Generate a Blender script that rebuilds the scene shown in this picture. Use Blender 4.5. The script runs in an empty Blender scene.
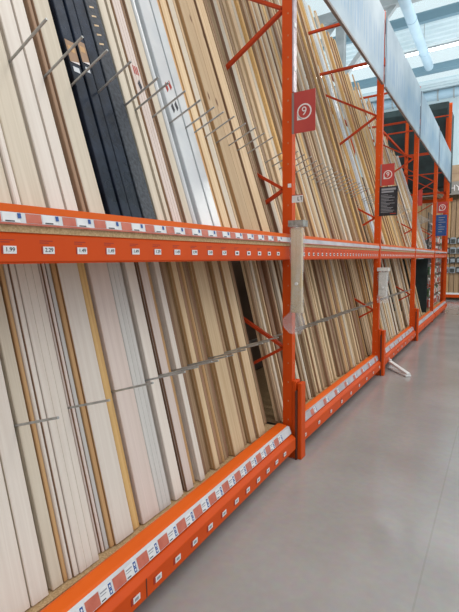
import bpy, math, random
from mathutils import Vector, Matrix
R = math.radians
rnd = random.Random(11)
sc = bpy.context.scene
col = sc.collection

# ------------------------------------------------------------------ materials
def mat(name, base=(.5,.5,.5), rough=.5, metal=0., **k):
    m = bpy.data.materials.new(name); m.use_nodes = True
    b = m.node_tree.nodes['Principled BSDF']
    b.inputs['Base Color'].default_value = (*base, 1)
    b.inputs['Roughness'].default_value = rough
    b.inputs['Metallic'].default_value = metal
    for kk, v in k.items():
        b.inputs[kk.replace('_', ' ')].default_value = v
    return m
def nodes(m):
    nt = m.node_tree
    return nt, nt.nodes, nt.links, nt.nodes['Principled BSDF']
def wood(name, c0, c1, rough=.6, grain=1., vary=.18, knots=False, hue=0.0):
    """grain runs along local Z; each object gets its own tone from Object Info random"""
    m = mat(name, c0, rough); nt, N, L, B = nodes(m)
    tc = N.new('ShaderNodeTexCoord'); oi = N.new('ShaderNodeObjectInfo')
    add = N.new('ShaderNodeVectorMath'); add.operation = 'ADD'
    sh = N.new('ShaderNodeVectorMath'); sh.operation = 'SCALE'
    sh.inputs[0].default_value = (13, 7, 31); L.new(oi.outputs['Random'], sh.inputs['Scale'])
    L.new(tc.outputs['Object'], add.inputs[0]); L.new(sh.outputs[0], add.inputs[1])
    mp = N.new('ShaderNodeMapping'); mp.inputs['Scale'].default_value = (60, 60, 1.3)
    L.new(add.outputs[0], mp.inputs[0])
    n = N.new('ShaderNodeTexNoise'); n.inputs['Scale'].default_value = 1.0
    n.inputs['Detail'].default_value = 4; n.inputs['Distortion'].default_value = .6
    L.new(mp.outputs[0], n.inputs['Vector'])
    r = N.new('ShaderNodeValToRGB'); r.color_ramp.elements[0].position = .32; r.color_ramp.elements[1].position = .68
    r.color_ramp.elements[0].color = (*c1, 1); r.color_ramp.elements[1].color = (*c0, 1)
    L.new(n.outputs['Fac'], r.inputs['Fac'])
    mr = N.new('ShaderNodeMapRange'); mr.inputs['To Min'].default_value = 1 - vary; mr.inputs['To Max'].default_value = 1 + vary * .6
    L.new(oi.outputs['Random'], mr.inputs['Value'])
    hs = N.new('ShaderNodeHueSaturation'); L.new(r.outputs['Color'], hs.inputs['Color'])
    L.new(mr.outputs[0], hs.inputs['Value'])
    last = hs.outputs['Color']
    if knots:
        mk = N.new('ShaderNodeMapping'); mk.inputs['Scale'].default_value = (9, 9, 3.2); L.new(add.outputs[0], mk.inputs[0])
        vo = N.new('ShaderNodeTexVoronoi'); vo.inputs['Scale'].default_value = 1.; L.new(mk.outputs[0], vo.inputs['Vector'])
        kr = N.new('ShaderNodeValToRGB'); kr.color_ramp.elements[0].position = .06; kr.color_ramp.elements[1].position = .13
        kr.color_ramp.elements[0].color = (1,1,1,1); kr.color_ramp.elements[1].color = (0,0,0,1)
        L.new(vo.outputs['Distance'], kr.inputs['Fac'])
        mx = N.new('ShaderNodeMix'); mx.data_type = 'RGBA'; L.new(kr.outputs['Color'], mx.inputs['Factor'])
        L.new(last, mx.inputs[6]); mx.inputs[7].default_value = (.16, .07, .03, 1); last = mx.outputs[2]
    L.new(last, B.inputs['Base Color'])
    bp = N.new('ShaderNodeBump'); bp.inputs['Strength'].default_value = .12 * grain; bp.inputs['Distance'].default_value = .002
    L.new(n.outputs['Fac'], bp.inputs['Height']); L.new(bp.outputs[0], B.inputs['Normal'])
    return m
def mottled(name, c0, c1, scale=3., rough=.5, rough2=None, bump=0., detail=5, coord='Object', **k):
    m = mat(name, c0, rough, **k); nt, N, L, B = nodes(m)
    tc = N.new('ShaderNodeTexCoord'); n = N.new('ShaderNodeTexNoise')
    n.inputs['Scale'].default_value = scale; n.inputs['Detail'].default_value = detail
    L.new(tc.outputs[coord], n.inputs['Vector'])
    r = N.new('ShaderNodeValToRGB'); r.color_ramp.elements[0].position = .35; r.color_ramp.elements[1].position = .65
    r.color_ramp.elements[0].color = (*c0, 1); r.color_ramp.elements[1].color = (*c1, 1)
    L.new(n.outputs['Fac'], r.inputs['Fac']); L.new(r.outputs['Color'], B.inputs['Base Color'])
    if rough2 is not None:
        mr = N.new('ShaderNodeMapRange'); mr.inputs['To Min'].default_value = rough; mr.inputs['To Max'].default_value = rough2
        L.new(n.outputs['Fac'], mr.inputs['Value']); L.new(mr.outputs[0], B.inputs['Roughness'])
    if bump:
        bp = N.new('ShaderNodeBump'); bp.inputs['Strength'].default_value = bump; bp.inputs['Distance'].default_value = .01
        L.new(n.outputs['Fac'], bp.inputs['Height']); L.new(bp.outputs[0], B.inputs['Normal'])
    return m

M = {}
M['cream']  = wood('cream_board', (.70,.62,.50), (.61,.53,.41), vary=.08, grain=.5)
M['white']  = wood('white_primed', (.80,.73,.65), (.73,.65,.57), .45, .4, .06)
M['greyw']  = wood('grey_white', (.62,.60,.57), (.55,.53,.50), .45, .4, .08)
M['pink']   = wood('pinkish_primed', (.73,.62,.56), (.65,.54,.48), .5, .4, .06)
M['pine']   = wood('pine', (.62,.46,.28), (.50,.34,.19), vary=.15, knots=True)
M['pale']   = wood('pale_pine', (.74,.57,.36), (.60,.42,.24), vary=.12)
M['tan']    = wood('tan_pine', (.62,.38,.17), (.50,.28,.12), vary=.12)
M['yellow'] = wood('yellow_pine', (.74,.49,.20), (.60,.35,.12), vary=.12)
M['brown']  = wood('brown_wood', (.36,.21,.12), (.25,.13,.07), vary=.22)
M['mdf']    = wood('brown_fibre_board', (.38,.24,.15), (.33,.20,.12), vary=.08)
M['dusty']  = wood('dusty_wood', (.46,.31,.18), (.31,.19,.10), vary=.25)
M['film']   = mottled('film_wrapped_white', (.58,.61,.63), (.68,.70,.70), 4, .12, .3, .25)
M['black']  = mottled('black_film_wrap', (.006,.009,.016), (.018,.028,.05), 9, .12, .35, .35, Specular_IOR_Level=.35)
M['black2'] = mottled('black_patterned_wrap', (.010,.014,.022), (.045,.055,.07), 60, .25, .5, .2)
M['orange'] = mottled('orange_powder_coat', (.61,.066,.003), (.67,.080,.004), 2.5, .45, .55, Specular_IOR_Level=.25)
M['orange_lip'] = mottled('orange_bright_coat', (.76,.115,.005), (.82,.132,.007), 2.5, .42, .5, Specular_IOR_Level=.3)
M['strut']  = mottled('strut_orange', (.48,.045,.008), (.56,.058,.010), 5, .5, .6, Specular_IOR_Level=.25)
M['darkred']= mat('dark_red_print', (.35,.03,.015), .6)
M['hole']   = mat('post_slot', (.10,.03,.015), .7)
M['slot']   = mat('post_slot_rim', (.55,.22,.10), .6)
M['lilacgrey'] = mottled('lilac_grey_rail', (.42,.40,.43), (.56,.54,.57), 5, .35)
M['headergrey'] = mat('header_grey', (.27,.24,.21), .6)
M['lilac']  = mottled('lilac_plastic', (.40,.30,.33), (.58,.50,.55), 12, .25)
M['galv']   = mottled('galvanised_steel', (.36,.37,.36), (.50,.51,.50), 30, .35, .5, metal=.6)
M['particle']= mottled('particle_board', (.42,.27,.13), (.62,.44,.24), 140, .8, bump=.3)
M['ticket'] = mottled('paper_ticket', (.72,.73,.74), (.80,.80,.80), 25, .4)
M['rail']   = mottled('price_rail_plastic', (.60,.62,.64), (.74,.76,.78), 6, .25)
M['terra']  = mottled('terracotta_insert', (.50,.12,.075), (.60,.17,.11), 18, .3)
M['blue']   = mat('blue_print', (.02,.08,.30), .4)
M['ink']    = mat('black_print', (.03,.03,.04), .6)
M['signred']= mottled('red_sign', (.45,.04,.035), (.50,.055,.04), 8, .35)
M['signwhite']= mat('sign_white', (.80,.74,.72), .45)
M['signblack']= mottled('black_sign', (.012,.013,.018), (.03,.03,.04), 14, .3)
M['signgrey']= mat('sign_grey_text', (.30,.31,.34), .5)
M['signblue']= mottled('blue_sign', (.01,.05,.20), (.02,.10,.30), 10, .3)
M['wallblue']= mottled('pale_blue_wall', (.70,.82,.86), (.74,.85,.88), .4, .8)
M['deck']   = mottled('roof_deck_blue_grey', (.50,.61,.65), (.57,.67,.71), 1.2, .7)
M['duct']   = mottled('duct_blue_grey', (.34,.48,.58), (.40,.54,.63), 2, .5)
M['beamgrey']= mat('roof_beam_slate', (.14,.24,.30), .6)
M['steel']  = mottled('grey_roof_steel', (.30,.33,.34), (.40,.43,.44), 3, .6)
M['darknet']= mottled('black_green_cover', (.008,.018,.018), (.02,.04,.04), 3, .7, bump=.4)
M['whiteplastic'] = mat('white_plastic', (.80,.81,.80), .4)
M['paper']  = wood('beige_paper', (.68,.56,.36), (.58,.46,.28), .7, .5, .05)
M['greyband']= mottled('grey_tape', (.20,.20,.18), (.36,.36,.33), 30, .5)
M['card']   = mottled('cardboard', (.38,.25,.15), (.45,.31,.20), 5, .8)
M['blockpanel']= mottled('light_block_brown', (.13,.09,.06), (.19,.13,.09), 3, .8)
M['lamp']   = mat('lamp_diffuser', (1,1,1), .5, Emission_Color=(1,.98,.95,1), Emission_Strength=9.)
M['greypkt']= mottled('grey_packet', (.25,.29,.31), (.45,.48,.50), 12, .25)
M['greenpkt']= mottled('green_packet', (.05,.14,.07), (.16,.28,.12), 25, .3)
M['whitepkt']= mottled('white_packet', (.60,.60,.56), (.75,.74,.70), 20, .3)
M['redpkt'] = mottled('red_packet', (.42,.05,.04), (.50,.12,.08), 20, .3)
M['darkpkt']= mottled('dark_packet', (.03,.04,.04), (.10,.10,.09), 20, .3)

# translucent sleeve
m = mat('clear_plastic_sleeve', (.80,.82,.84), .18); nt, N, L, B = nodes(m)
out = N['Material Output']; tr = N.new('ShaderNodeBsdfTransparent'); mx = N.new('ShaderNodeMixShader')
nz = N.new('ShaderNodeTexNoise'); nz.inputs['Scale'].default_value = 14; nz.inputs['Detail'].default_value = 3
tc = N.new('ShaderNodeTexCoord'); L.new(tc.outputs['Object'], nz.inputs['Vector'])
mr = N.new('ShaderNodeMapRange'); mr.inputs['To Min'].default_value = .04; mr.inputs['To Max'].default_value = .42
L.new(nz.outputs['Fac'], mr.inputs['Value']); L.new(mr.outputs[0], mx.inputs[0]); L.new(tr.outputs[0], mx.inputs[1]); L.new(B.outputs[0], mx.inputs[2])
L.new(mx.outputs[0], out.inputs[0])
bp = N.new('ShaderNodeBump'); bp.inputs['Strength'].default_value = .6; bp.inputs['Distance'].default_value = .01
L.new(nz.outputs['Fac'], bp.inputs['Height']); L.new(bp.outputs[0], B.inputs['Normal'])
M['sleeve'] = m
# roof-light glazing
m = mat('rooflight_glazing', (.8,.92,.95), .2); nt, N, L, B = nodes(m)
out = N['Material Output']; tr = N.new('ShaderNodeBsdfTransparent'); tr.inputs[0].default_value = (.93,.99,1,1); mx = N.new('ShaderNodeMixShader')
mx.inputs[0].default_value = .08; L.new(tr.outputs[0], mx.inputs[1]); L.new(B.outputs[0], mx.inputs[2]); L.new(mx.outputs[0], out.inputs[0])
M['glazing'] = m
# banner: pale blue panel with rows of blue bar print
m = mottled('pale_blue_banner', (.22,.34,.44), (.38,.49,.57), 1.6, .45); nt, N, L, B = nodes(m)
ramp_out = [l for l in nt.links if l.to_socket == B.inputs['Base Color']][0].from_socket
tc = N.new('ShaderNodeTexCoord'); mp = N.new('ShaderNodeMapping'); mp.inputs['Scale'].default_value = (1, 26, 1.0)
L.new(tc.outputs['Object'], mp.inputs[0]); nz = N.new('ShaderNodeTexNoise'); nz.inputs['Scale'].default_value = 1; nz.inputs['Detail'].default_value = 2
L.new(mp.outputs[0], nz.inputs['Vector']); cr = N.new('ShaderNodeValToRGB'); cr.color_ramp.elements[0].position = .50; cr.color_ramp.elements[1].position = .53
L.new(nz.outputs['Fac'], cr.inputs['Fac'])
sx = N.new('ShaderNodeSeparateXYZ'); L.new(tc.outputs['Object'], sx.inputs[0])
zr = N.new('ShaderNodeValToRGB'); e = zr.color_ramp.elements; e[0].position = .12; e[0].color = (0,0,0,1); e[1].position = .20; e[1].color = (1,1,1,1)
a = zr.color_ramp.elements.new(.48); a.color = (1,1,1,1); a = zr.color_ramp.elements.new(.58); a.color = (0,0,0,1)
L.new(sx.outputs['Z'], zr.inputs['Fac'])
mu = N.new('ShaderNodeMath'); mu.operation = 'MULTIPLY'; L.new(cr.outputs['Color'], mu.inputs[0]); L.new(zr.outputs['Color'], mu.inputs[1])
mu2 = N.new('ShaderNodeMath'); mu2.operation = 'MULTIPLY'; L.new(mu.outputs[0], mu2.inputs[0]); mu2.inputs[1].default_value = .62
mx = N.new('ShaderNodeMix'); mx.data_type = 'RGBA'; L.new(mu2.outputs[0], mx.inputs['Factor']); L.new(ramp_out, mx.inputs[6]); mx.inputs[7].default_value = (.12,.27,.46,1)
L.new(mx.outputs[2], B.inputs['Base Color'])
M['banner'] = m
M['bannertrim'] = mat('banner_edge_trim', (.24,.20,.19), .5)
# floor: polished grey concrete
m = mottled('polished_concrete', (.37,.345,.33), (.43,.405,.39), 1.3, .09, .22, detail=9); nt, N, L, B = nodes(m)
ramp_out = [l for l in nt.links if l.to_socket == B.inputs['Base Color']][0].from_socket
tc = N.new('ShaderNodeTexCoord'); nz = N.new('ShaderNodeTexNoise'); nz.inputs['Scale'].default_value = 22; nz.inputs['Detail'].default_value = 6
L.new(tc.outputs['Object'], nz.inputs['Vector']); mx = N.new('ShaderNodeMix'); mx.data_type = 'RGBA'; mx.blend_type = 'MULTIPLY'; mx.inputs['Factor'].default_value = .22
L.new(ramp_out, mx.inputs[6]); L.new(nz.outputs['Color'], mx.inputs[7])
bk = N.new('ShaderNodeTexBrick'); bk.offset = 0; bk.inputs['Scale'].default_value = 1; bk.inputs['Brick Width'].default_value = 4.1; bk.inputs['Row Height'].default_value = 60
bk.inputs['Mortar Size'].default_value = .005; bk.inputs['Color1'].default_value = bk.inputs['Color2'].default_value = (1,1,1,1); bk.inputs['Mortar'].default_value = (.90,.89,.87,1)
mpb = N.new('ShaderNodeMapping'); mpb.inputs['Location'].default_value = (.266,10.,0); L.new(tc.outputs['Object'], mpb.inputs[0]); L.new(mpb.outputs[0], bk.inputs['Vector'])
mx2 = N.new('ShaderNodeMix'); mx2.data_type = 'RGBA'; mx2.blend_type = 'MULTIPLY'; mx2.inputs['Factor'].default_value = 1
L.new(mx.outputs[2], mx2.inputs[6]); L.new(bk.outputs['Color'], mx2.inputs[7]); L.new(mx2.outputs[2], B.inputs['Base Color'])
M['floor'] = m

# ------------------------------------------------------------------ mesh helpers
class MB:
    def __init__(s): s.v = []; s.f = []; s.mi = []; s.mats = []
    def _m(s, m):
        if m not in s.mats: s.mats.append(m)
        return s.mats.index(m)
    def box(s, x0,x1,y0,y1,z0,z1, m='orange'):
        i = len(s.v); k = s._m(m)
        s.v += [(x,y,z) for x in (x0,x1) for y in (y0,y1) for z in (z0,z1)]
        for q in ((0,1,3,2),(4,6,7,5),(0,4,5,1),(2,3,7,6),(0,2,6,4),(1,5,7,3)):
            s.f.append([i+a for a in q]); s.mi.append(k)
    def prism(s, prof, axis, a, b, m='orange'):
        """closed 2-D profile extruded along axis; profile gives the other two axes in order"""
        i = len(s.v); k = s._m(m); n = len(prof)
        def P(p, t):
            q = list(p); q.insert(axis, t); return tuple(q)
        s.v += [P(p, a) for p in prof] + [P(p, b) for p in prof]
        for j in range(n):
            s.f.append([i+j, i+(j+1)%n, i+n+(j+1)%n, i+n+j]); s.mi.append(k)
        s.f.append([i+j for j in range(n)][::-1]); s.mi.append(k)
        s.f.append([i+n+j for j in range(n)]); s.mi.append(k)
    def tube(s, p, q, r, m='galv', n=8, r2=None):
        p = Vector(p); q = Vector(q); d = (q-p).normalized()
        u = d.orthogonal().normalized(); w = d.cross(u); i = len(s.v); k = s._m(m)
        if r2 is None: r2 = r
        for c, rr in ((p, r), (q, r2)):
            for j in range(n):
                a = 2*math.pi*j/n; s.v.append(tuple(c + u*math.cos(a)*rr + w*math.sin(a)*rr))
        for j in range(n):
            s.f.append([i+j, i+(j+1)%n, i+n+(j+1)%n, i+n+j]); s.mi.append(k)
        s.f.append([i+j for j in range(n)][::-1]); s.mi.append(k); s.f.append([i+n+j for j in range(n)]); s.mi.append(k)
    def bar(s, p, q, w, h, m='strut', up=(0,0,1)):
        p = Vector(p); q = Vector(q); d = (q-p).normalized(); u = d.cross(Vector(up))
        if u.length < 1e-4: u = Vector((1,0,0))
        u.normalize(); t = d.cross(u).normalized(); i = len(s.v); k = s._m(m)
        for c in (p, q):
            for a, b in ((-1,-1),(1,-1),(1,1),(-1,1)): s.v.append(tuple(c + u*a*w/2 + t*b*h/2))
        for j in range(4):
            s.f.append([i+j, i+(j+1)%4, i+4+(j+1)%4, i+4+j]); s.mi.append(k)
        s.f.append([i+3,i+2,i+1,i]); s.mi.append(k); s.f.append([i+4,i+5,i+6,i+7]); s.mi.append(k)
    def mesh(s, name):
        me = bpy.data.meshes.new(name); me.from_pydata(s.v, [], s.f); me.update()
        import bmesh
        for m in s.mats: me.materials.append(M[m])
        me.polygons.foreach_set('material_index', s.mi)
        bm = bmesh.new(); bm.from_mesh(me); bmesh.ops.recalc_face_normals(bm, faces=bm.faces); bm.to_mesh(me); bm.free()
        return me
    def build(s, name, parent=None, loc=None, bevel=0.):
        o = bpy.data.objects.new(name, s.mesh(name)); col.objects.link(o)
        if parent is not None: o.parent = parent
        if loc is not None: o.location = loc
        if bevel:
            b = o.modifiers.new('b', 'BEVEL'); b.width = bevel; b.segments = 2; b.limit_method = 'ANGLE'
        return o
def tag(o, label=None, cat=None, group=None, kind=None):
    if label: o['label'] = label
    if cat: o['category'] = cat
    if group: o['group'] = group
    if kind: o['kind'] = kind
    return o
def thing(name, label, cat, loc=(0,0,0), group=None):
    # one empty per thing, at its base
    o = bpy.data.objects.new(name, None); o.empty_display_size = .1; col.objects.link(o); o.location = loc
    return tag(o, label, cat, group, 'thing')
def text(name, s, size, m, parent, loc, rot, ext=.0006, ax='CENTER'):
    c = bpy.data.curves.new(name, 'FONT'); c.body = s; c.size = size; c.extrude = ext
    c.align_x = ax; c.align_y = 'CENTER'; c.materials.append(M[m])
    o = bpy.data.objects.new(name, c); col.objects.link(o); o.parent = parent; o.location = loc; o.rotation_euler = rot
    bpy.context.view_layer.update()
    dg = bpy.context.evaluated_depsgraph_get()
    me = bpy.data.meshes.new_from_object(o.evaluated_get(dg)); me.name = name
    n = bpy.data.objects.new(name, me); col.objects.link(n); n.parent = parent; n.location = loc; n.rotation_euler = rot
    bpy.data.objects.remove(o); return n

# ------------------------------------------------------------------ layout numbers
P0, PITCH = 3.10, 2.86          # second post, bay pitch (first post is behind the left edge of the frame)
PY = [P0 + PITCH*i for i in range(-1, 5)]     # .24  3.10  5.96  8.82  11.68  14.54
PX0, PX1 = -1.413, -1.336
BX = -2.50                      # back posts
ZS = 1.679                      # upper shelf surface
LEAN = R(18)

# ------------------------------------------------------------------ posts and upright frames
def upright(i, y, label, top):
    t = thing('rack_upright', label, 'rack post', (0, y, 0), 'orange upright frames of the long rack')
    pm = MB(); pm.box(PX0, PX1, 0, .062, 0, top)
    z = .30
    while z < top - .1:                       # slots
        pm.box(PX0+.042, PX0+.050, -.0012, .0, z, z+.012, 'slot')
        pm.box(PX1, PX1+.0012, .024, .032, z, z+.015, 'slot')
        z += .15
    pm.build('front_post', t)
    b = MB(); b.box(BX-.08, BX, 0, .09, 0, top); b.build('back_post', t)
    fp = MB(); fp.box(PX0-.03, PX1+.0, -.004, .085, 0, .012); fp.build('foot_plate', t)
    xf, xb, yy = PX0, BX, .031
    F = [.87, 2.08, 3.36]; Bk = [.25, 1.48, 2.72, 3.98]
    for j, z in enumerate(F):
        for zb in (Bk[j], Bk[j+1]):
            s = MB(); s.bar((xf, yy, z), (xb, yy, zb), .022, .034, 'strut', (0,1,0)); s.build('diagonal_brace', t)
    for z in (4.03, 4.60, .12) + ((5.62,) if top > 5 else ()):
        s = MB(); s.bar((xf, yy, z), (xb, yy, z), .03, .035, 'strut', (0,1,0)); s.build('cross_brace', t)
    return t
plabels = ['orange rack post with braces at the start of the long rack',
           'orange rack post with a red 9 sign and beige plastic sleeve on it',
           'orange rack post carrying a red number sign above a black notice',
           'orange rack post between the second and third pale banners, next after the black notice',
           'orange rack post carrying a blue notice',
           'orange rack post at the far end of the row, taller than the rest']
for i, y in enumerate(PY):
    upright(i, y, plabels[i], 5.95 if i == 5 else 4.60)

# post stickers: small parts
st = MB(); st.box(PX0+.045, PX0+.072, -.0025, -.0013, 0, .028, 'whiteplastic')
o = tag(st.build('post_sticker', None, (0, PY[1], 2.085)), 'small white square sticker on the orange post below the 9 sign', 'sticker')

# foot guards
def guard(y, label):
    g = thing('post_guard', label, 'post guard', (0, y, 0), 'orange post guards')
    for (a, b, nm) in ((0, .034, 'guard_plate'), (.044, .078, 'guard_plate')):
        q = MB(); q.box(-1.334 + a, -1.334 + b, .016, .104, 0, .62 - a*.3); q.build(nm, g, bevel=.006)
    q = MB(); q.box(-1.301, -1.289, 0, .08, .0, .55, 'hole'); q.build('guard_web', g)
guard(PY[1]-.02, 'orange guard at the foot of the post with the 9 sign')
guard(PY[2]-.02, 'orange guard at the foot of the post with the black notice')
guard(PY[3]-.02, 'orange guard at the foot of the third tall post, before the blue notice')

# ------------------------------------------------------------------ beams with price rails
def beams(k, y0, y1, where, tickets):
    g = 'upper orange beams'
    L0, L1 = y0 + .090, y1 - .007
    t = thing('upper_beam', 'orange upper shelf beam with price labels, ' + where, 'shelf beam', (0, L0, 0), g)
    n = L1 - L0
    b = MB(); b.box(-1.40, -1.352, 0, n, 1.55, 1.652); b.prism([(-1.352,1.552),(-1.346,1.558),(-1.346,1.644),(-1.352,1.650)], 1, 0, n)
    b.build('beam', t)
    r = MB(); r.prism([(-1.352,1.682),(-1.338,1.682),(-1.344,1.716),(-1.352,1.716)], 1, 0, n, 'rail' if k == 0 else 'lilacgrey'); rail = r.build('price_rail', t)
    r = MB(); r.box(-1.345, -1.336, 0, n, 1.676, 1.682, 'terra'); r.build('rail_edge', rail)
    r = MB(); r.prism([(-1.44,1.700),(-1.345,1.717),(-1.345,1.742),(-1.352,1.742),(-1.352,1.724),(-1.44,1.706)], 1, 0, n, 'orange_lip'); r.build('stop_lip', t)
    # lower: base beam, kick beam, rail
    h = thing('base_beam', 'orange stepped base beam with price tickets, ' + where, 'shelf beam', (0, L0, 0), 'lower orange beams')
    b = MB(); li = -1.440 if k == 0 else -1.418; b.prism([(li,.10),(-1.36,.10),(-1.36,.266),(-1.375,.272),(li+.012,.279),(li,.276)], 1, 0, n, 'orange_lip'); b.build('stop_lip', h)
    r = MB(); r.prism([(-1.359,.213),(-1.325,.213),(-1.342,.265),(-1.359,.268)], 1, 0, n, 'rail' if k == 0 else 'lilacgrey'); rail2 = r.build('price_rail', h)
    joint = n*.37
    b = MB(); b.prism([(-1.355,.09),(-1.296,.09),(-1.290,.096),(-1.290,.184),(-1.296,.190),(-1.318,.205),(-1.322,.206),(-1.355,.206)], 1, .0, n-.0, 'orange'); kb = b.build('kick_beam', h, bevel=.003)
    b = MB(); b.box(-1.2905, -1.2885, joint, joint+.006, .10, .185, 'hole'); b.build('beam_joint', kb)
    if k == 0: h.location.x = .060; h.rotation_euler.z = .060/n
    # tickets
    y = tickets[0]; j = 0
    near = (k == 0); lw = .045 if k == 0 else .034
    while y < y1 - .12:
        if y > y0 + .1 + .02:
            yy = y - L0
            a = MB(); a.box(-1.346, -1.3445, yy, yy+lw, 1.583, 1.608, 'ticket'); a.box(-1.346, -1.3450, yy-.006, yy+.0, 1.583, 1.608, 'darkred')
            p = a.build('price_label', t)
            a = MB(); a.box(-1.346, -1.3455, yy-.012, yy+.040, 1.6255, 1.6285, 'darkred'); a.box(-1.346, -1.3455, yy-.012, yy+.024, 1.6185, 1.6215, 'darkred'); a.build('small_print', p)
            if near and y < 2.2:
                s = ['1.99','2.49','1.29','1.99','2.29','1.49','1.49','1.49','1.29','1.49'][j % 10]
                text('price_figures', s, .0195, 'ink', p, (-1.3441, yy+.023, 1.596), (R(90),0,R(90)))
            elif k < 2:
                a = MB(); a.box(-1.3445, -1.3443, yy+.010, yy+.034, 1.590, 1.601, 'ink'); a.build('price_figures', p)
            if k == 0 or (k < 3 and j % 3 == 0):      # red insert + ticket on both rails
                w = tickets[1]
                a = MB(); a.prism([(-1.3383,1.6835),(-1.3368,1.6835),(-1.3425,1.7145),(-1.344,1.7145)], 1, yy-.062, yy-.004, 'terra')
                if k == 0: a.build('red_insert', rail)
                a = MB(); a.prism([(-1.3383,1.6835),(-1.3365,1.6835),(-1.3422,1.7145),(-1.344,1.7145)], 1, yy+.0, yy+.060, 'ticket')
                a.prism([(-1.3376,1.697),(-1.3366,1.697),(-1.3398,1.7135),(-1.3408,1.7135)], 1, yy+.052, yy+.064, 'blue')
                a.prism([(-1.3365,1.685),(-1.3360,1.685),(-1.3370,1.689),(-1.3374,1.689)], 1, yy+.008, yy+.040, 'ink')
                if k == 0: a.build('ticket', rail)
                # lower
                def onr(f, d):  # point on sloping rail face: f 0..1 up the face, d off it
                    return (-1.325 - .017*f + d, .213 + .052*f + d*.33)
                def plate(mb, f0, f1, ya, yb, m, d0, d1): mb.prism([onr(f0,d0), onr(f0,d1), onr(f1,d1), onr(f1,d0)], 1, ya, yb, m)
                a = MB(); plate(a, .04, .96, yy-.060, yy+.008, 'terra', 0, .0012); a.build('red_insert', rail2)
                a = MB(); plate(a, .04, .96, yy+.010, yy+.076, 'ticket', 0, .0015); tk = a.build('ticket', rail2)
                a = MB()
                plate(a, .50, .90, yy+.058, yy+.073, 'blue', .0014, .0022); plate(a, .10, .47, yy+.058, yy+.073, 'blue', .0014, .0022)
                plate(a, .60, .78, yy+.062, yy+.069, 'ticket', .0022, .0026); plate(a, .20, .36, yy+.062, yy+.069, 'ticket', .0022, .0026)
                plate(a, .12, .20, yy+.014, yy+.036, 'ink', .0014, .0019); plate(a, .66, .76, yy+.014, yy+.050, 'signgrey', .0014, .0019); plate(a, .48, .54, yy+.014, yy+.044, 'signgrey', .0014, .0019)
                # third level is merged into the ticket itself to stay within thing > part > sub-part
                me = a; a2 = me.build('ticket', rail2)
                a = MB(); a.box(-1.290, -1.2885, yy-.010, yy+.004, .125, .152, 'darkred'); a.box(-1.290, -1.2882, yy+.004, yy+.046, .125, .152, 'ticket'); a.box(-1.2882, -1.2880, yy+.013, yy+.036, .132, .145, 'signgrey'); a.box(-1.290, -1.2888, yy-.01, yy+.02, .156, .159, 'darkred'); a.build('price_label', h)
        y += tickets[2]; j += 1
    return t, h
wh = ['bay before the 9 sign', 'bay between 9 sign and black notice', 'bay just past the black notice',
      'bay just before the blue notice', 'last bay, past the blue notice']
tk = [(.400,.06,.1445), (3.24,.06,.108), (6.1,.06,.108), (8.98,.06,.13), (11.85,.06,.15)]
for k in range(5):
    beams(k, PY[k], PY[k+1], wh[k], tk[k])
    y0, y1 = PY[k], PY[k+1]
    s = MB(); s.box(-2.44, -1.347 if k < 4 else -1.56, y0+.095, y1-.008, 1.6525, 1.6755, 'particle')
    tag(s.build('upper_shelf_board'), 'particle board shelf resting on the upper beam, ' + wh[k], 'shelf board', 'particle shelf boards on the upper beams')
    s = MB(); s.box(-2.44, -1.441, y0+.095, y1-.008, .215, .240, 'particle')
    tag(s.build('lower_shelf_board'), 'particle board shelf behind the base beam, ' + wh[k], 'shelf board', 'particle shelf boards on the base beams')
    s = MB(); s.box(-2.62, -2.60, y0+.0, y1-.0, .0, 3.3, 'blockpanel')  # dark sheet added so outside light does not leak through board gaps
    tag(s.build('light_block_sheet'), 'brown panel added to block light behind the timber, ' + wh[k], 'light-blocking sheet', 'added light-blocking sheets')
    s = MB(); s.box(-2.545, -2.505, y0+.095, y1-.005, 4.02, 4.07, 'strut'); s.box(-2.545, -2.505, y0+.095, y1-.005, 4.56, 4.61, 'strut')
    tag(s.build('back_rail'), 'orange rail behind the leaning timber, ' + wh[k], 'back rail', 'orange back rails')

# ------------------------------------------------------------------ boards
def profile(kind, w, t):
    """(x front outward, y width) closed outline, back at x=0"""
    c = min(.003, t*.2)
    if kind == 'plank':   return [(0,0),(t-c,0),(t,c),(t,w-c),(t-c,w),(0,w)]
    if kind == 'skirt':   return [(0,0),(t,0),(t,w*.62),(t*.86,w*.66),(t*.86,w*.74),(t*.62,w*.80),(t*.62,w*.88),(t*.4,w*.94),(t*.4,w),(0,w)]
    if kind == 'groove':  return [(0,0),(t-c,0),(t,c),(t,w*.30),(t*.82,w*.33),(t,w*.36),(t,w*.64),(t*.82,w*.67),(t,w*.70),(t,w-c),(t-c,w),(0,w)]
    if kind == 'half':    return [(0,0)] + [(t*(.35+.65*math.sin(math.pi*j/6)), w*(.5-.5*math.cos(math.pi*j/6))) for j in range(7)] + [(0,w)]
NAMES = {'plank':'timber_board','skirt':'skirting_board','groove':'grooved_moulding','half':'rounded_batten'}
BASE = {'plank':'board','skirt':'skirting_strip','groove':'grooved_strip','half':'batten'}
CATS = {'plank':'board','skirt':'skirting board','groove':'moulding','half':'batten'}
cache = {}
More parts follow.
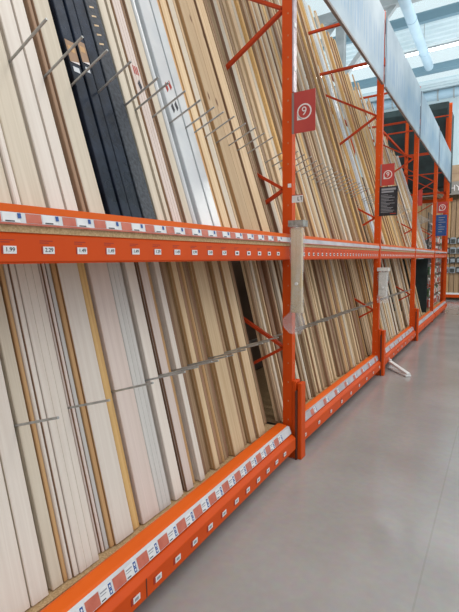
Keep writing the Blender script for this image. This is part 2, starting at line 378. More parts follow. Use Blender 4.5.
def board(kind, w, t, Lg, m, side, x, y, z, roll=0., lean=LEAN, yaw=0.):
    key = (kind, round(w,3), round(t,3), round(Lg,2), m, side)
    if key not in cache:
        mb = MB(); mb.prism(profile(kind, w, t), 2, 0, Lg, m)
        if side:
            k = mb._m(side); mb.mi[0] = k; mb.mi[len(profile(kind,w,t))-2] = k; mb.mi[-1] = k; mb.mi[-2] = k
        cache[key] = mb.mesh(NAMES[kind])
    fam = 'film_wrapped' if m in ('film','black','black2') else 'primed' if m in ('white','greyw','pink','cream') else 'brown_timber' if m in ('brown','dusty','mdf') else 'pine'
    o = bpy.data.objects.new(fam + '_' + BASE[kind], cache[key]); col.objects.link(o); o['kind'] = 'thing'
    o.location = (x, y, z)
    o.rotation_mode = 'XYZ'
    Mx = Matrix.Rotation(-lean, 4, 'Y') @ Matrix.Rotation(roll, 4, 'X') @ Matrix.Rotation(yaw, 4, 'Z')
    o.rotation_euler = Mx.to_euler('XYZ')
    return o
MATW = {'cream':'cream','white':'white primed','greyw':'grey-white','pink':'pinkish white','pine':'knotty pine','pale':'pale pine','tan':'tan pine','yellow':'yellow pine',
        'brown':'dark brown','mdf':'brown fibre','dusty':'dusty brown','film':'film-wrapped white','black':'black film-wrapped','black2':'black patterned'}
KW = {'plank':'board','skirt':'skirting board','groove':'grooved moulding','half':'rounded batten'}
ORD = ['first','second','third','fourth','fifth','sixth','seventh','eighth','ninth','tenth','eleventh','twelfth','thirteenth','fourteenth','fifteenth','sixteenth','seventeenth',
       'eighteenth','nineteenth','twentieth','twenty-first','twenty-second','twenty-third','twenty-fourth','twenty-fifth','twenty-sixth','twenty-seventh','twenty-eighth','twenty-ninth','thirtieth',
       'thirty-first','thirty-second','thirty-third','thirty-fourth','thirty-fifth','thirty-sixth','thirty-seventh','thirty-eighth','thirty-ninth','fortieth']
def ordw(n): return ORD[n] if n < len(ORD) else 'far'
C1 = math.cos(LEAN)
def column(tier, y0, y1, layers, off, Lg, tier_words, roll=0., labeler=None, dl=0.):
    ln = R(17.6) - dl if tier == 'U' else R(13.6); C1 = math.cos(ln)
    """layers from front to back: (kind, material, side material, thickness); front face sits off metres out of the common plane"""
    xf = (-1.452 if tier == 'U' else -1.475) + 0.0
    z = ZS if tier == 'U' else .243
    objs = []; d = -off
    for j, (kind, m, side, t) in enumerate(layers):
        d += t + .0008
        x = xf - d/C1 - t*0
        dz = 0 if j == 0 else 0
        o = board(kind, y1-y0, t, Lg + (rnd.uniform(-.02,.02) if tier=='U' and j else 0), m, side, x, y0, z, roll, ln)
        if labeler: labeler(o, j, kind, m)
        objs.append(o)
    return objs
# --- nearest bay, upper tier: columns read from left to right (y0, y1, front offset, layers)
T = .022
U1 = [
 (.36,.48,.0,[('plank','cream',None,.022)]*2), (.50,.63,.0,[('plank','white',None,.022)]*2),
 (.645,.808,.0,[('plank','cream',None,.022)]*3),
 (.830,.960,.004,[('plank','cream',None,.022)]*3),
 (.968,.994,.010,[('half','white',None,.018),('plank','cream',None,.022)]),
 (.998,1.097,.004,[('plank','cream',None,.022)]*3),
 (1.121,1.190,-.004,[('plank','white',None,.018)]*3),
 (1.194,1.256,.002,[('skirt','white',None,.016),('plank','white',None,.018),('plank','white',None,.018)]),
 (1.281,1.300,-.006,[('plank','mdf',None,.019)]*2), (1.303,1.390,.006,[('plank','cream','mdf',.019)]*3),
 (1.412,1.474,.014,[('plank','black',None,.03)]*3),
 (1.478,1.530,.024,[('plank','black',None,.03)]*3),
 (1.552,1.622,.008,[('plank','black',None,.03)]*3), (1.625,1.712,.016,[('plank','black2',None,.03)]*3),
 (1.738,1.793,.006,[('plank','cream',None,.02)]*3), (1.814,1.856,.004,[('skirt','cream',None,.02),('plank','cream',None,.02),('plank','cream',None,.02)]),
 (1.860,1.928,.008,[('groove','pink','mdf',.02),('plank','pink','mdf',.02)]), (1.952,1.972,-.008,[('plank','mdf',None,.02)]*2), (1.975,2.030,.010,[('plank','cream','mdf',.02)]*3),
 (2.034,2.066,.020,[('half','film',None,.03),('plank','film',None,.02)]), (2.090,2.204,.026,[('plank','film',None,.035),('plank','film',None,.03)]),
 (2.226,2.302,.022,[('plank','film',None,.03),('plank','film',None,.03)]),
 (2.324,2.350,.004,[('plank','tan',None,.03),('plank','brown',None,.03)]), (2.353,2.430,.012,[('plank','pale','tan',.02)]*3),
 (2.450,2.514,.016,[('plank','cream','tan',.02)]*3), (2.518,2.540,-.006,[('half','brown',None,.02),('plank','brown',None,.03)]), (2.543,2.569,.004,[('plank','pine',None,.02)]*2),
 (2.591,2.709,.022,[('plank','pine','tan',.025)]*3), (2.731,2.839,.012,[('plank','pine','brown',.02)]*3),
 (2.861,2.978,.022,[('plank','pale','brown',.02)]*3),
 (3.002,3.024,.0,[('half','dusty',None,.02),('plank','brown',None,.02)]), (3.027,3.048,.008,[('plank','dusty',None,.02)]*2), (3.051,3.072,-.004,[('half','brown',None,.02),('plank','brown',None,.02)]), (3.075,3.097,.0,[('plank','dusty',None,.02)]*2),
]
def lab_near(tierword, n, total, m0):
    def f(o, j, kind, m):
        pos = 'Front' if j == 0 else ('Second' if j == 1 else ('Third' if j == 2 else 'Fourth'))
        tag(o, f'{pos} {MATW[m]} {KW[kind]}, {ordw(total-1-n)} {tierword} stack before the 9 sign post', CATS[kind], f'{MATW[m]} {KW[kind]}s in the {tierword} tier before the 9 sign')
    return f
for n, (a, b, off, ly) in enumerate(U1):
    obs = column('U', a, b, ly, off, 4.1, '', 0., lab_near('upper', n, len(U1), ly[0][1]))
    if n in (10, 11):      # printed sticker on the black wrapped boards
        w = b - a; t = ly[0][3]
        q = MB(); q.box(t+.0005, t+.0015, .004, w-.004, 0, .11, 'mdf'); q.box(t+.0016, t+.0020, .012, w-.014, .055, .085, 'tan')
        q.prism([(.006,.0),(w-.006,.0),(w-.006,.012)], 0, t+.0016, t+.0022, 'signwhite'); q.box(t+.0005, t+.0016, .012, w-.016, -.045, -.02, 'rail')
        q.build('printed_sticker', obs[0], (0,0,.80 if n == 10 else .82))['label'] = 'orange-brown sticker with a pale bar below'
    if n == 13:
        for j in range(6):
            q = MB(); q.prism([(.020,j*.05),(.052,j*.05+.012),(.052,j*.05+.020),(.020,j*.05+.010)], 0, ly[0][3]+.0004, ly[0][3]+.001, 'pale')
            q.build('printed_mark', obs[0], (0,0,.98))['label'] = 'small pale printed mark'
    if n in (16, 20):     # diamond marks
        t = ly[0][3]
        for (yy, zz) in (((.035,.02), (.075,.045), (.040,-.11), (.082,-.085)) if n == 20 else ((.036,-.04),)):
            q = MB(); q.prism([(yy-.015,zz+.006),(yy-.004,zz-.034),(yy+.015,zz-.008),(yy+.004,zz+.034)], 0, t+.0006, t+.0014, 'ink' if zz < -.03 else 'darkred')
            q.build('diamond_mark', obs[0], (0,0,.90))['label'] = 'dark slanted diamond mark'
        if n == 16:
            for j in range(3):
                q = MB(); q.box(t+.0006, t+.0012, .016+.014*j, .024+.014*j, .02, .07, 'signred'); q.build('red_print', obs[0], (0,0,.90))['label'] = 'small red print'

L1 = [
 (.34,.46,.0,[('plank','white',None,.022)]*2), (.48,.60,.0,[('plank','white',None,.022)]*2), (.62,.728,.0,[('plank','cream',None,.022)]*2),
 (.745,.930,.002,[('plank','white',None,.018)]*3),
 (.934,1.008,.006,[('plank','white','cream',.018)]*3),
 (1.028,1.078,.004,[('plank','cream',None,.018)]*3),
 (1.083,1.101,.004,[('plank','tan',None,.022)]*2),
 (1.104,1.122,.010,[('half','white',None,.02),('plank','tan',None,.022)]),
 (1.125,1.148,.014,[('plank','white','mdf',.02)]*2),
 (1.151,1.256,.018,[('groove','white',None,.018),('plank','white',None,.018),('plank','white',None,.018)]),
 (1.280,1.293,-.012,[('half','pink','brown',.014)]*2), (1.295,1.310,-.006,[('plank','pink','brown',.014)]*3), (1.313,1.334,-.004,[('plank','greyw','brown',.014)]*3),
 (1.337,1.360,.004,[('plank','tan',None,.02)]*2),
 (1.364,1.480,.012,[('plank','white','tan',.024)]*3),
 (1.484,1.530,.004,[('plank','yellow',None,.02)]*3),
 (1.548,1.674,.012,[('plank','pink',None,.022)]*3),
 (1.678,1.770,.010,[('groove','greyw',None,.016),('plank','greyw',None,.016),('plank','pink',None,.016)]),
 (1.805,1.860,.014,[('plank','white',None,.018)]*3), (1.863,1.893,.006,[('skirt','white',None,.018),('plank','white',None,.018)]),
 (1.918,1.978,.010,[('plank','pink','brown',.018)]*3), (1.982,2.024,-.012,[('plank','tan',None,.018)]*2),
 (2.050,2.096,.010,[('plank','white',None,.016)]*3),
 (2.118,2.150,-.014,[('plank','brown',None,.02),('plank','brown',None,.02)]), (2.153,2.195,-.020,[('plank','dusty',None,.02),('plank','brown',None,.02)]),
 (2.216,2.264,.008,[('plank','pale','tan',.02)]*3),
 (2.286,2.318,-.010,[('plank','brown',None,.02)]*2), (2.322,2.352,-.004,[('half','tan',None,.02),('plank','brown',None,.02)]), (2.356,2.385,-.012,[('plank','dusty',None,.02)]*2), (2.389,2.420,-.018,[('plank','brown',None,.02)]*2),
 (2.444,2.578,.014,[('plank','pale','tan',.022)]*3),
 (2.602,2.626,-.010,[('plank','brown',None,.02)]*2), (2.630,2.658,-.014,[('plank','dusty',None,.02)]*2), (2.682,2.754,.010,[('plank','pale','tan',.022)]*3),
 (2.780,2.802,-.006,[('plank','brown',None,.02)]*2), (2.806,2.905,.010,[('plank','pale','tan',.022)]*3),
 (2.935,2.957,-0.075,[('plank','brown',None,.02)]*2), (2.960,2.984,-0.069,[('plank','dusty',None,.02)]*2), (2.988,3.010,-0.065,[('half','tan',None,.02),('plank','brown',None,.02)]), (3.014,3.040,-0.071,[('plank','brown',None,.02)]*2),
 (3.044,3.070,-0.067,[('plank','dusty',None,.02)]*2), (3.074,3.098,-0.073,[('plank','brown',None,.02)]*2),
]
for n, (a, b, off, ly) in enumerate(L1):
    roll = {1.028: .004}.get(a, 0.0)
    column('L', a, b, ly, off, 1.44, '', roll, lab_near('lower', n, len(L1), ly[0][1]))

# --- further bays
def fill(tier, y0, y1, Lg, pal, bayword, depth, wmin, wmax, maxroll, Lfn=None, gap=.145, push=0.):
    base = 0.; y = y0; nxt = y0 + gap; tw = 'upper' if tier == 'U' else 'lower'
    while y < y1 - wmin:
        w = rnd.uniform(wmin, wmax); w = round(w/.008)*.008
        if y + w > nxt - .012:
            y = nxt + .008; nxt += gap
            if y + w > y1: break
        m = rnd.choice(pal); kind = rnd.choice(['plank','plank','plank','half','groove','skirt'] if w < .05 else ['plank','plank','skirt'])
        t = rnd.choice([.018,.022,.028]); off = rnd.choice([-.02,-.01,0,.006,.012,.02,.028])
        side = rnd.choice([None,None,'tan','brown'])
        if bayword == b3 and tier == 'U' and y < 6.6 and rnd.random() < .5: m = 'film'; side = None
        ly = [(kind, m, None if kind != 'plank' else side, t)] + [('plank', rnd.choice(pal), None, t)]*(depth-1)
        LL = Lfn(y) if Lfn else Lg
        if LL > 0:
            def lf(o, j, kind, m):
                g = f'{MATW[m]} {KW[kind]}s, {tw} tier, {bayword}'
                tag(o, f'{MATW[m]} {KW[kind]}, {tw} tier, {bayword}', CATS[kind], g)
            column(tier, y, y+w, ly, off, LL, '', base + rnd.uniform(-maxroll, maxroll)*.12, lf, push/2.9*(.4+.6*(y-y0)/(y1-y0)))
        y += w + .003
b3 = 'just past the black notice'
b2 = 'between 9 sign and black notice'
fill('U', PY[1]+.068, PY[2]+.02, 4.05, ['pale','pine','dusty','dusty','pale','cream','tan','cream','brown','yellow'], b2, 2, .024, .07, .0015, lambda y: 3.98+rnd.uniform(-.08,.08), push=.06)
fill('L', PY[1]+.068, PY[2]+.02, 1.44, ['pale','dusty','brown','tan','pale','cream','brown','pale'], b2, 2, .02, .055, .008)
b3 = 'just past the black notice'
def L3(y):
    if y < 7.05: return 3.78 + rnd.uniform(-.03,.03)
    if y < 7.75: return 3.72 + rnd.uniform(-.012,.012)
    return 3.35 + rnd.uniform(-.25,.1) if y > 8.35 else 3.05 + rnd.uniform(-.2,.25)
fill('U', PY[2]+.068, PY[3]+.02, 3.6, ['yellow','yellow','pale','tan','cream','pale','yellow'], b3, 1, .035, .08, .002, L3, push=.03)
fill('L', PY[2]+.068, PY[3]+.02, 1.44, ['pale','cream','dusty','tan','pale','cream','yellow'], b3, 1, .03, .07, .008)
b4 = 'just before the blue notice'
def L4(y): return (3.2 if y < 10.2 else 2.5) + rnd.uniform(-.3,.2)
fill('U', PY[3]+.13, PY[4]-.15, 3.2, ['pale','cream','tan','pale','greyw','white'], b4, 1, .05, .10, .006, L4)
fill('L', PY[3]+.13, PY[4]-.9, 1.44, ['pale','cream','dusty','tan','pale'], b4, 1, .04, .09, .01)

# divider rods: a rail per bay and tier, rods as parts
def dividers(tier, ys, bayword):
    tw = 'upper' if tier == 'U' else 'lower'
    zr = 2.345 if tier == 'U' else .905
    xr = -1.652 if tier == 'U' else -1.625
    t = thing('divider_rail', f'grey rail of divider rods, {tw} tier, {bayword}', 'divider rail', (xr, ys[0], zr), 'divider rails between the boards')
    el = R(22 if tier == 'U' else 16.5)
    Lr = .235 if tier == 'U' else .27
    back = .25
    d = Vector((math.cos(el), 0, math.sin(el)))
    q = MB(); p = -d*back; q.tube((p.x, -.05, p.z), (p.x, ys[-1]-ys[0]+.05, p.z), .012); q.build('rail', t)
    for y in ys:
        q = MB(); yy = y - ys[0]; j = rnd.uniform(-.002,.002)
        q.tube(tuple(-d*back + Vector((0,yy,0))), tuple(d*Lr + Vector((0,yy+j,rnd.uniform(-.006,.006)))), .0052, 'galv', 8)
        q.build('rod', t)
ru = [.49,.638,.819,1.109,1.272,1.401,1.541,1.725,1.804,1.940,2.078,2.215,2.313,2.440,2.580,2.720,2.850,2.990]
dividers('U', ru, wh[0])
dividers('L', [.7365,1.017,1.268,1.539,1.787,1.905,2.037,2.107,2.205,2.275,2.432,2.590,2.670,2.767,2.920], wh[0])
for k, (a, wd) in enumerate(((PY[1]+.068, b2), (PY[2]+.068, b3))):
    dividers('U', [a+.145*j-.004 for j in range(1,19)], wd); dividers('L', [a+.145*j-.004 for j in range(1,19)], wd)
dividers('U', [PY[3]+.13+.145*j-.004 for j in range(1,18)], b4)

# ------------------------------------------------------------------ banners above the rack
bl = ['pale blue banner with faint bar print, above the bay between 9 sign and black notice', 'pale blue banner, above the bay just past the black notice',
      'pale blue banner above the bay just before the blue notice', 'pale blue banner above the last bay, past the blue notice']
for k in range(4):
    y0, y1 = PY[k+1]+.03, PY[k+2]-.12
    t = thing('banner', bl[k], 'banner', (-1.3165, y0, 3.675), 'pale blue banners above the rack')
    q = MB(); q.box(-.008, .008, 0.0, y1-y0, .02, .84, 'banner'); q.build('panel', t)
    q = MB(); q.box(-.014, .014, 0.0, y1-y0, 0, .022, 'bannertrim'); q.build('edge_trim', t)
    for yy in (.25, y1-y0-.25):
        q = MB(); q.box(-.06, -.020, yy, yy+.03, .3, .34, 'steel'); q.build('bracket', t)
    q = MB(); q.box(-.019, -.009, -.03, y1-y0+.08, .28, .36, 'orange'); q.build('support_rail', t)

# ------------------------------------------------------------------ signs on posts (faces look back along the aisle, towards -Y)
def number_sign(y, x0, x1, z0, z1, s, label, tilt=0):
    t = thing('number_sign', label, 'sign', ((x0+x1)/2, y, (z0+z1)/2), 'red number signs on the posts')
    w, h = (x1-x0)/2, (z1-z0)/2
    q = MB(); q.box(-w, w, 0, .004, -h, h, 'signred'); q.build('panel', t)
    q = MB(); k = q._m('signwhite'); n = 36; r0 = w*.66; r1 = w*.54   # ring
    for j in range(n):
        a, b = 2*math.pi*j/n, 2*math.pi*(j+1)/n
        q.prism([(r0*math.cos(a), r0*math.sin(a)), (r0*math.cos(b), r0*math.sin(b)), (r1*math.cos(b), r1*math.sin(b)), (r1*math.cos(a), r1*math.sin(a))], 1, -.0012, 0, 'signwhite')
    q.prism([(-r0,0),(-r0,-r0),(-.05*w,-r0),(-.25*w,-r0*.84),(-r0*.84,-.3*w)], 1, -.0012, 0, 'signwhite')
    q.build('speech_ring', t)
    text('numeral', s, w*1.0, 'signwhite', t, (0, -.002, 0), (R(90),0,0), .0008)
    q = MB(); q.box(-w-.012, -w+.004, -.002, .006, -h, h, 'bannertrim'); q.build('holder', t)
number_sign(PY[1]-.01, -1.320, -1.154, 2.462, 2.748, '9', 'red square sign with a white 9 in a ring, above the beige plastic sleeve')
number_sign(PY[2]-.01, -1.335, -1.175, 2.474, 2.742, '9', 'red square number sign above the black notice')
number_sign(PY[4]-.01, -1.315, -1.10, 2.60, 2.86, '9', 'small red number sign above the blue notice')
t = thing('number_sign', 'small dark red sign seen nearly edge-on at the third tall post', 'sign', (-1.318, PY[3]+.0, 2.64), 'red number signs on the posts')
q = MB(); q.box(0, .07, 0, .004, -.14, .14, 'signred'); q.build('panel', t)
t = thing('notice_board', 'black notice with rows of grey lines below the red number sign', 'notice', (-1.25, PY[2]-.005, 2.28))
q = MB(); q.box(-.105, .118, 0, .005, -.185, .18, 'signblack'); q.build('panel', t)
q = MB()
q.box(-.08,.095,-.001,0,.135,.160,'signgrey'); q.box(-.08,.07,-.001,0,.105,.125,'signgrey')
z = .075
while z > -.15:
    q.box(-.085, -.085+rnd.uniform(.05,.17), -.001, 0, z, z+.006, 'signgrey'); z -= .018
q.box(.03,.10,-.001,0,-.165,-.155,'darkred'); q.build('print', t)['label'] = 'rows of fine grey print'
t = thing('notice_board', 'blue notice under a small red number sign on a far post', 'notice', (-1.20, PY[4]-.012, 2.32))
q = MB(); q.box(-.137, .100, 0, .012, -.25, .24, 'signblue'); q.build('panel', t)
q = MB()
for j in range(7): q.box(-.08,-.08+rnd.uniform(.06,.15),-.001,0,.17-j*.055,.185-j*.055,'signgrey')
q.build('print', t)
t = thing('edge_strip', 'pale lilac plastic strip along the upper side of the post with the 9 sign', 'plastic strip', (-1.3355, PY[1]+.0, 2.76))
q = MB(); q.box(0,.012,.0,.058,0,.90,'lilac'); q.build('strip', t, bevel=.003)
for z in (.15,.45,.75):
    q = MB(); q.box(.012,.015,.01,.045,z,z+.03,'whiteplastic'); q.build('fastener', t)
# small tag reading on post 1
t = thing('shelf_tag', 'small white tag sticking out of the post above the plastic sleeve', 'tag', (-1.332, PY[1]-.01, 1.995))
q = MB(); q.box(0,.085,0,.003,-.025,.028,'ticket'); q.box(-.0,.086,-.001,.004,.026,.031,'signred'); q.build('card', t)
q = MB(); q.box(.045,.05,-.001,0,-.012,.016,'ink'); q.box(.045,.06,-.001,0,-.012,-.007,'ink'); q.box(.064,.082,-.001,0,.011,.016,'ink'); q.box(.071,.076,-.001,0,-.012,.016,'ink'); q.build('print', t)

# plastic sleeve of paper bags on post 1
def sleeve(loc, label, w, h, d, seed, paper=True, flare=True):
    t = thing('plastic_sleeve', label, 'plastic sleeve', loc)
    r = random.Random(seed); n, mrows = 20, 40; mb = MB(); k = mb._m('sleeve')
    for i in range(mrows):
        f = i/(mrows-1); z = -h*f
        ww = w*(.46+.05*math.sin(f*9)); 
        if flare and f > .80: ww *= 1 + 1.0*math.sin((f-.80)/.20*math.pi)
        if .50 < f < .56: ww *= .88
        for j in range(n):
            a = 2*math.pi*j/n; c = r.uniform(.93,1.07)
            px = ww*math.cos(a)*c; 
            if flare and f > .8 and px > 0: px *= .55
            mb.v.append((px, d/2*math.sin(a)*c*(1+.25*math.sin(a*3+f*14)), z))
    for i in range(mrows-1):
        for j in range(n):
            mb.f.append([i*n+j, i*n+(j+1)%n, (i+1)*n+(j+1)%n, (i+1)*n+j]); mb.mi.append(k)
    o = mb.build('sleeve', t)
    for p in o.data.polygons: p.use_smooth = True
    if paper:
        q = MB(); q.box(-w*.38, w*.38, -d*.30, d*.22, -h*.80, -.02, 'paper'); q.build('paper_stack', t, bevel=.006)
    q = MB(); q.box(-w*.5, w*.5, -d*.55, d*.55+.035, -.01, .035, 'greyband'); q.build('clamp_band', t)
    q = MB(); q.tube((w*.05,-d*.6,-h*.53),(w*.05,-d*.40,-h*.53),.012,'whiteplastic',10); q.build('clip', t)
    return t
sleeve((-1.270, PY[1]-.060, 1.80), 'clear plastic sleeve holding beige paper, strapped to the post with the 9 sign', .115, .80, .055, 3)
t = sleeve((-1.275, PY[2]-.064, 1.40), 'cloudy white plastic sleeve hanging on the post with the black notice', .14, .42, .06, 5, True, False)
for c in t.children:
    if c.name.startswith('paper_stack'): c.data.materials[0] = M['whitepkt']
    if c.name.startswith('clamp_band'): c.data.materials[0] = M['whitepkt']

# floor-stand foot near post 2
t = thing('stand_foot', 'white flat foot of a stand reaching over the floor beside the second post guard', 'stand foot', (-1.262, 6.40, 0))
q = MB(); q.bar((0,0,.10),(.30,-.34,.034),.055,.034,'whiteplastic'); q.build('upper_arm', t, bevel=.006)
q = MB(); q.bar((0,0,.02),(.30,-.34,.014),.08,.024,'whiteplastic'); q.build('base_arm', t, bevel=.006)
q = MB(); q.tube((-.0,.0,.0),(-.0,.0,.14),.018,'whiteplastic',12); q.build('stub', t)

q = MB(); q.box(-2.44, -1.47, 0, .02, .241, 1.53, 'darknet')  # black sheet added in place of the dark void under this beam
tag(q.build('dark_void_sheet', None, (0, PY[4]-.16, 0), .004), 'black sheet added as shade beside the post with the blue notice, below the beam', 'sheet', kind='thing')

# ------------------------------------------------------------------ last bay: hanging packets
t0y = PY[4]+.16
pk = ['greenpkt','whitepkt','redpkt','whitepkt','darkpkt','greypkt']
WORD = {'greenpkt':'green','whitepkt':'white','redpkt':'red','darkpkt':'dark','greypkt':'grey'}
grid = thing('hanging_grid', 'dark wire grid carrying small packets in the last bay', 'display grid', (-1.52, t0y, .3))
q = MB(); q.box(-.02,0,0,2.5,0,2.35,'darkpkt'); q.build('board', grid)
for i in range(8):
    q = MB(); q.tube((0,.05,.16+i*.27),(0,2.45,.16+i*.27),.008,'galv',6); q.build('bar', grid)
protos = {}
def packet(m):
    if m not in protos:
        mb = MB(); mb.prism([(-.06,-.20),(.06,-.20),(.065,-.03),(.03,0),(-.03,0),(-.065,-.03)], 0, 0, .035, m)
        mb.box(.035,.05,-.045,.045,-.17,-.06, {'whitepkt':'redpkt','greypkt':'darkpkt','darkpkt':'greypkt'}.get(m,'whitepkt'))
        protos[m] = mb.mesh('hanging_packet')
    return protos[m]
for r_ in range(8):
    for c in range(12):
        m = rnd.choice(pk)
        o = bpy.data.objects.new('hanging_packet', packet(m)); col.objects.link(o)
        o.location = (-1.508, t0y+.14+c*.2, .52+r_*.27)
        tag(o, f'small {WORD[m]} packet hanging on the grid in the last bay', 'packet', f'{WORD[m]} packets in the last bay')
# black covered pallet loads high on the far bays, seen past the banners
pl = thing('covered_pallet_load', 'tall black covered load behind the far end of the rack above the goods', 'covered load', (-2.1, 15.5, 3.50))
q = MB(); q.box(-1.45,.66,-.7,.9,.12,2.60,'darknet'); q.build('black_cover', pl, bevel=.05)
for x in (-1.3,-.5,.3):
    q = MB(); q.box(x,x+.1,-.7,.9,0,.12,'card'); q.build('pallet_block', pl)
for (x, lab) in ((-1.50,'orange end frame post supporting the black covered load, aisle side'), (-2.62,'orange end frame post supporting the black covered load, middle'), (-3.66,'orange end frame post supporting the black covered load, back')):
    t = thing('storage_post', lab, 'rack post', (x, 14.69, 0)); q = MB(); q.box(0,.09,0,.09,0,5.6 if x > -2 else 5.3); q.build('post', t)
t = thing('storage_beam', 'orange beam under the black covered load', 'shelf beam', (-3.6, 14.635, 3.38)); q = MB(); q.box(0,2.2,0,.05,.06,.11,'strut'); q.build('beam', t)
q = MB(); q.box(0,2.2,1.7,1.75,0,.11); q.build('rear_beam', t)

# ------------------------------------------------------------------ far end display
E0 = 18.15
t = thing('end_display', 'tall end display wall of pale vertical panels with an orange and white base', 'display unit', (-3.4, E0, 0))
q = MB(); q.box(0,5.2,.5,.56,0,3.35,'dusty'); q.build('back_wall', t)
q = MB(); q.box(0,5.2,0,.5,.12,.20,'whiteplastic'); q.build('base_shelf', t)
q = MB(); q.box(0,5.2,-.02,0,.20,.27,'whiteplastic'); q.box(0,5.2,-.03,0,.09,.20,'orange'); q.build('base_beam', t)
for x in (1.6, 3.9):
    q = MB(); q.box(x,x+.06,-.03,.03,0,3.35,'strut'); q.build('post', t)
q = MB(); q.box(0,5.2,-.02,.56,4.27,4.31,'card'); q.build('top_shelf', t)
q = MB(); q.box(0,5.2,.5,.56,3.35,4.27,'dusty'); q.build('back_wall_top', t)
# header with letters
h = thing('header_sign', 'grey header over the end display with large white letters HY', 'sign', (-1.9, E0-.05, 3.81), )
q = MB(); q.box(-1.5,3.6,0,.028,0,.46,'headergrey'); q.build('panel', h)
text('letters', 'HY', .30, 'signwhite', h, (.42,-.012,.22), (R(90),0,0), .012)
tops = rnd
for j in range(30):
    x = -3.3 + j*.17; m = rnd.choice(['tan','pale','dusty','dusty','cream'])
    for (z0, hh) in ((.205, 3.55),):
        o = board('plank', .02, .15, hh + rnd.uniform(-.12,0), m, None, x, E0+.30, z0, 0, 0); 
        tag(o, f'{MATW[m]} panel standing upright in the end display', 'panel', f'{MATW[m]} upright panels in the end display')
for j in range(16):
    for r_ in range(4):
        m = rnd.choice(['greypkt','greypkt','darkpkt'])
        o = bpy.data.objects.new('hanging_packet', packet(m)); col.objects.link(o); o.rotation_euler = (0,0,R(-90)); o.scale = (1.3,1.6,1.2)
        o.location = (-2.6+j*.22, E0+.285, 2.30-r_*.36)
        tag(o, f'small {WORD[m]} packet hanging in front of the end display panels', 'packet', f'{WORD[m]} packets on the end display')
for j, (x, w, hh, lab) in enumerate(((-2.75,.9,.42,'lowest and widest'), (-1.78,.60,.55,'narrow and tallest'), (-1.1,1.0,.5,'long'))):
    o = MB(); o.box(0,w,0,.5,0,hh,'card'); o.box(w*.1,w*.9,-.002,0,hh*.42,hh*.50,'mdf')
    tag(o.build('cardboard_box', None, (x, E0+.02, 4.31), .008), f'{lab} cardboard box above the header sign of the end display', 'box', 'cardboard boxes over the end display')

# ------------------------------------------------------------------ building
def struct(name, mb, loc=None):
    o = mb.build(name, None, loc); o['kind'] = 'structure'; return o
q = MB(); q.box(-14, 9, -6, 21, -.1, 0, 'floor'); struct('floor', q)
q = MB(); q.box(-14, 9, 20.6, 20.8, 0, 8.2, 'wallblue'); struct('wall_far', q)
q = MB(); q.box(-14.2, -14, 7, 20.8, 0, 8.2, 'wallblue'); struct('wall_left', q)
# roof: decks between glazed strips, across the hall
q = MB()
def decks(a, b):
    q.box(-14, 9, a, b, 8.02, 8.08, 'deck')
    y = a
    while y < b-.05:
        q.prism([(y,8.02),(y+.05,7.96),(y+.14,7.96),(y+.19,8.02)], 0, -14, 9, 'deck'); y += .30
decks(8.6, 9.3); decks(13.6, 15.3); decks(18.5, 20.6)
struct('ceiling', q)
for n, (a, b) in enumerate(((9.3,13.6),(15.5,17.1),(17.45,18.5))):
    q = MB(); q.box(-14, 9, a, b, 8.06, 8.07, 'glazing'); struct(f'window_{n+1}', q)
q = MB(); q.box(-14, 9, 17.1, 17.45, 7.9, 8.1, 'beamgrey'); struct('trim_1', q)
q = MB(); q.box(-14, 9, 13.45, 13.6, 7.85, 8.1, 'beamgrey'); struct('trim_2', q)
for n, x in enumerate((-9.5,-5.4,-3.9)):
    q = MB(); q.box(x, x+.22, 11.9, 12.1, 0, 8.0, 'steel'); 
    q.bar((x+.1,12,6.2),(x+1.6,12,7.9),.12,.12,'steel'); struct(f'trim_{n+3}', q)
q = MB(); q.box(-14, 9, 11.85, 12.1, 7.7, 7.95, 'steel'); struct('trim_6', q)
# long linear lamps across the hall and over the aisle
def lamp(p, q_, label):
    t = thing('linear_lamp', label, 'ceiling lamp', p, 'linear ceiling lamps'); d = Vector(q_) - Vector(p)
    a = MB(); a.bar((0,0,.05), (d.x,d.y,d.z+.05), .14, .06, 'steel'); a.build('housing', t)
    a = MB(); a.bar((0,0,0), tuple(d), .10, .04, 'lamp'); a.build('diffuser', t)
    for f_ in (.15,.85):
        c = d*f_; a = MB(); a.tube((c.x,c.y,.07),(c.x,c.y,8.07-p[2]),.008,'steel',6); a.build('hanger', t)
lamp((-6,15.35,7.85),(6,15.35,7.85),'long lamp tube running across below the roof deck')
lamp((1.9,9.2,7.0),(1.9,14.6,7.0),'long lamp tube above the aisle, parallel to the rack')
# round duct along the aisle and ribbed duct across
t = thing('air_duct', 'pale blue round air duct hanging above the banners, running along the aisle', 'duct', (-2.03, 8.8, 7.2))
q = MB(); q.tube((0,0,0),(0,6.1,0),.12,'duct',24); q.build('pipe', t)
for y in (1,3,5):
    q = MB(); q.tube((0,y,.0),(0,y+.03,.0),.13,'duct',24); q.build('collar', t); q = MB(); q.tube((0,y+.015,.12),(0,y+.015,.90),.008,'steel',6); q.build('hanger', t)
t = thing('ribbed_duct', 'ribbed round duct running across below the far roof', 'duct', (-8, 19.3, 7.75))
q = MB(); q.tube((0,0,0),(15,0,0),.17,'duct',20); q.build('pipe', t)
q = MB()
x = .2
while x < 14.8:
    q.tube((x,0,0),(x+.05,0,0),.20,'steel',20); x += .55
q.build('ribs', t)
for x in (2,7,12):
    q = MB(); q.tube((x,0,.17),(x,0,.30),.015,'steel',6); q.build('hanger', t)

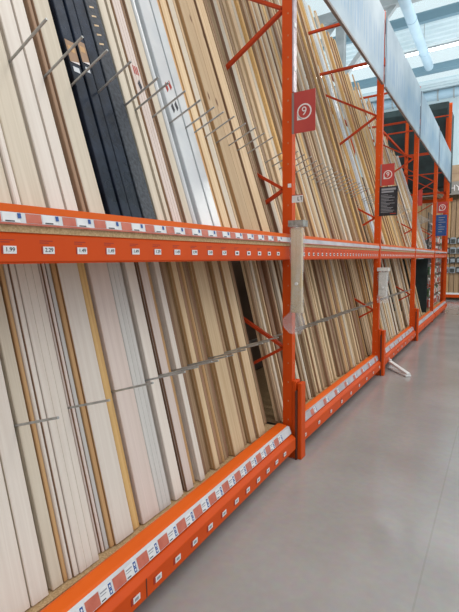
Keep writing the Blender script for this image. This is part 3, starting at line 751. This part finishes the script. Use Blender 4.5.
# ------------------------------------------------------------------ light
w = bpy.data.worlds.new('world'); sc.world = w; w.use_nodes = True
bg = w.node_tree.nodes['Background']; bg.inputs[0].default_value = (.93,.97,1,1); bg.inputs[1].default_value = .93
def area(name, loc, tgt, sx, sy, power, colr=(1,.95,.88)):
    l = bpy.data.lights.new(name, 'AREA'); l.shape = 'RECTANGLE'; l.size = sx; l.size_y = sy; l.energy = power; l.color = colr
    o = bpy.data.objects.new(name, l); col.objects.link(o); o.location = loc
    o.rotation_euler = (Vector(tgt)-Vector(loc)).to_track_quat('-Z','Y').to_euler(); return o
area('aisle_lamp_light', (1.6, 3, 6.6), (-1.2, 4, 1.2), 1.0, 7, 150)
area('aisle_lamp_light', (1.9, 11.5, 6.8), (-1.2, 11.5, 1.2), .8, 6, 150)
area('roof_fill', (-2, 14.5, 5.9), (-2, 14.5, 9), 9, 7, 300, (.9,.97,1))  # added fill without a fixture, brightens the underside of the roof
area('end_wall_fill', (1.5, 15.5, 5.5), (0, 20.6, 4.5), 4, 1, 130, (.92,.97,1))  # added fill without a fixture, brightens the far wall

# ------------------------------------------------------------------ camera
f, cx, cy = 442., 229.5, 306.
VY = Vector((500-cx, 257-cy, f)).normalized()
D = Vector((60.5, f*f/45., f)); D = (D - VY*VY.dot(D)).normalized()
Z = -D; X = VY.cross(Z)
def tw(v): return Vector((X.dot(v), VY.dot(v), Z.dot(v)))
right, up, back = tw(Vector((1,0,0))), tw(Vector((0,-1,0))), tw(Vector((0,0,-1)))
cam = bpy.data.cameras.new('camera'); co = bpy.data.objects.new('camera', cam); col.objects.link(co)
mw = Matrix.Identity(4)
for r_ in range(3): mw[r_][0], mw[r_][1], mw[r_][2] = right[r_], up[r_], back[r_]
mw[2][3] = 1.55
co.matrix_world = mw
cam.sensor_fit = 'HORIZONTAL'; cam.sensor_width = 36; cam.lens = 36*f/459; cam.clip_start = .05; cam.clip_end = 200
sc.camera = co
sc.view_settings.view_transform = 'Standard'; sc.view_settings.look = 'None'; sc.view_settings.gamma = 1
sc.view_settings.use_curve_mapping = False; sc.view_settings.exposure = 0.0
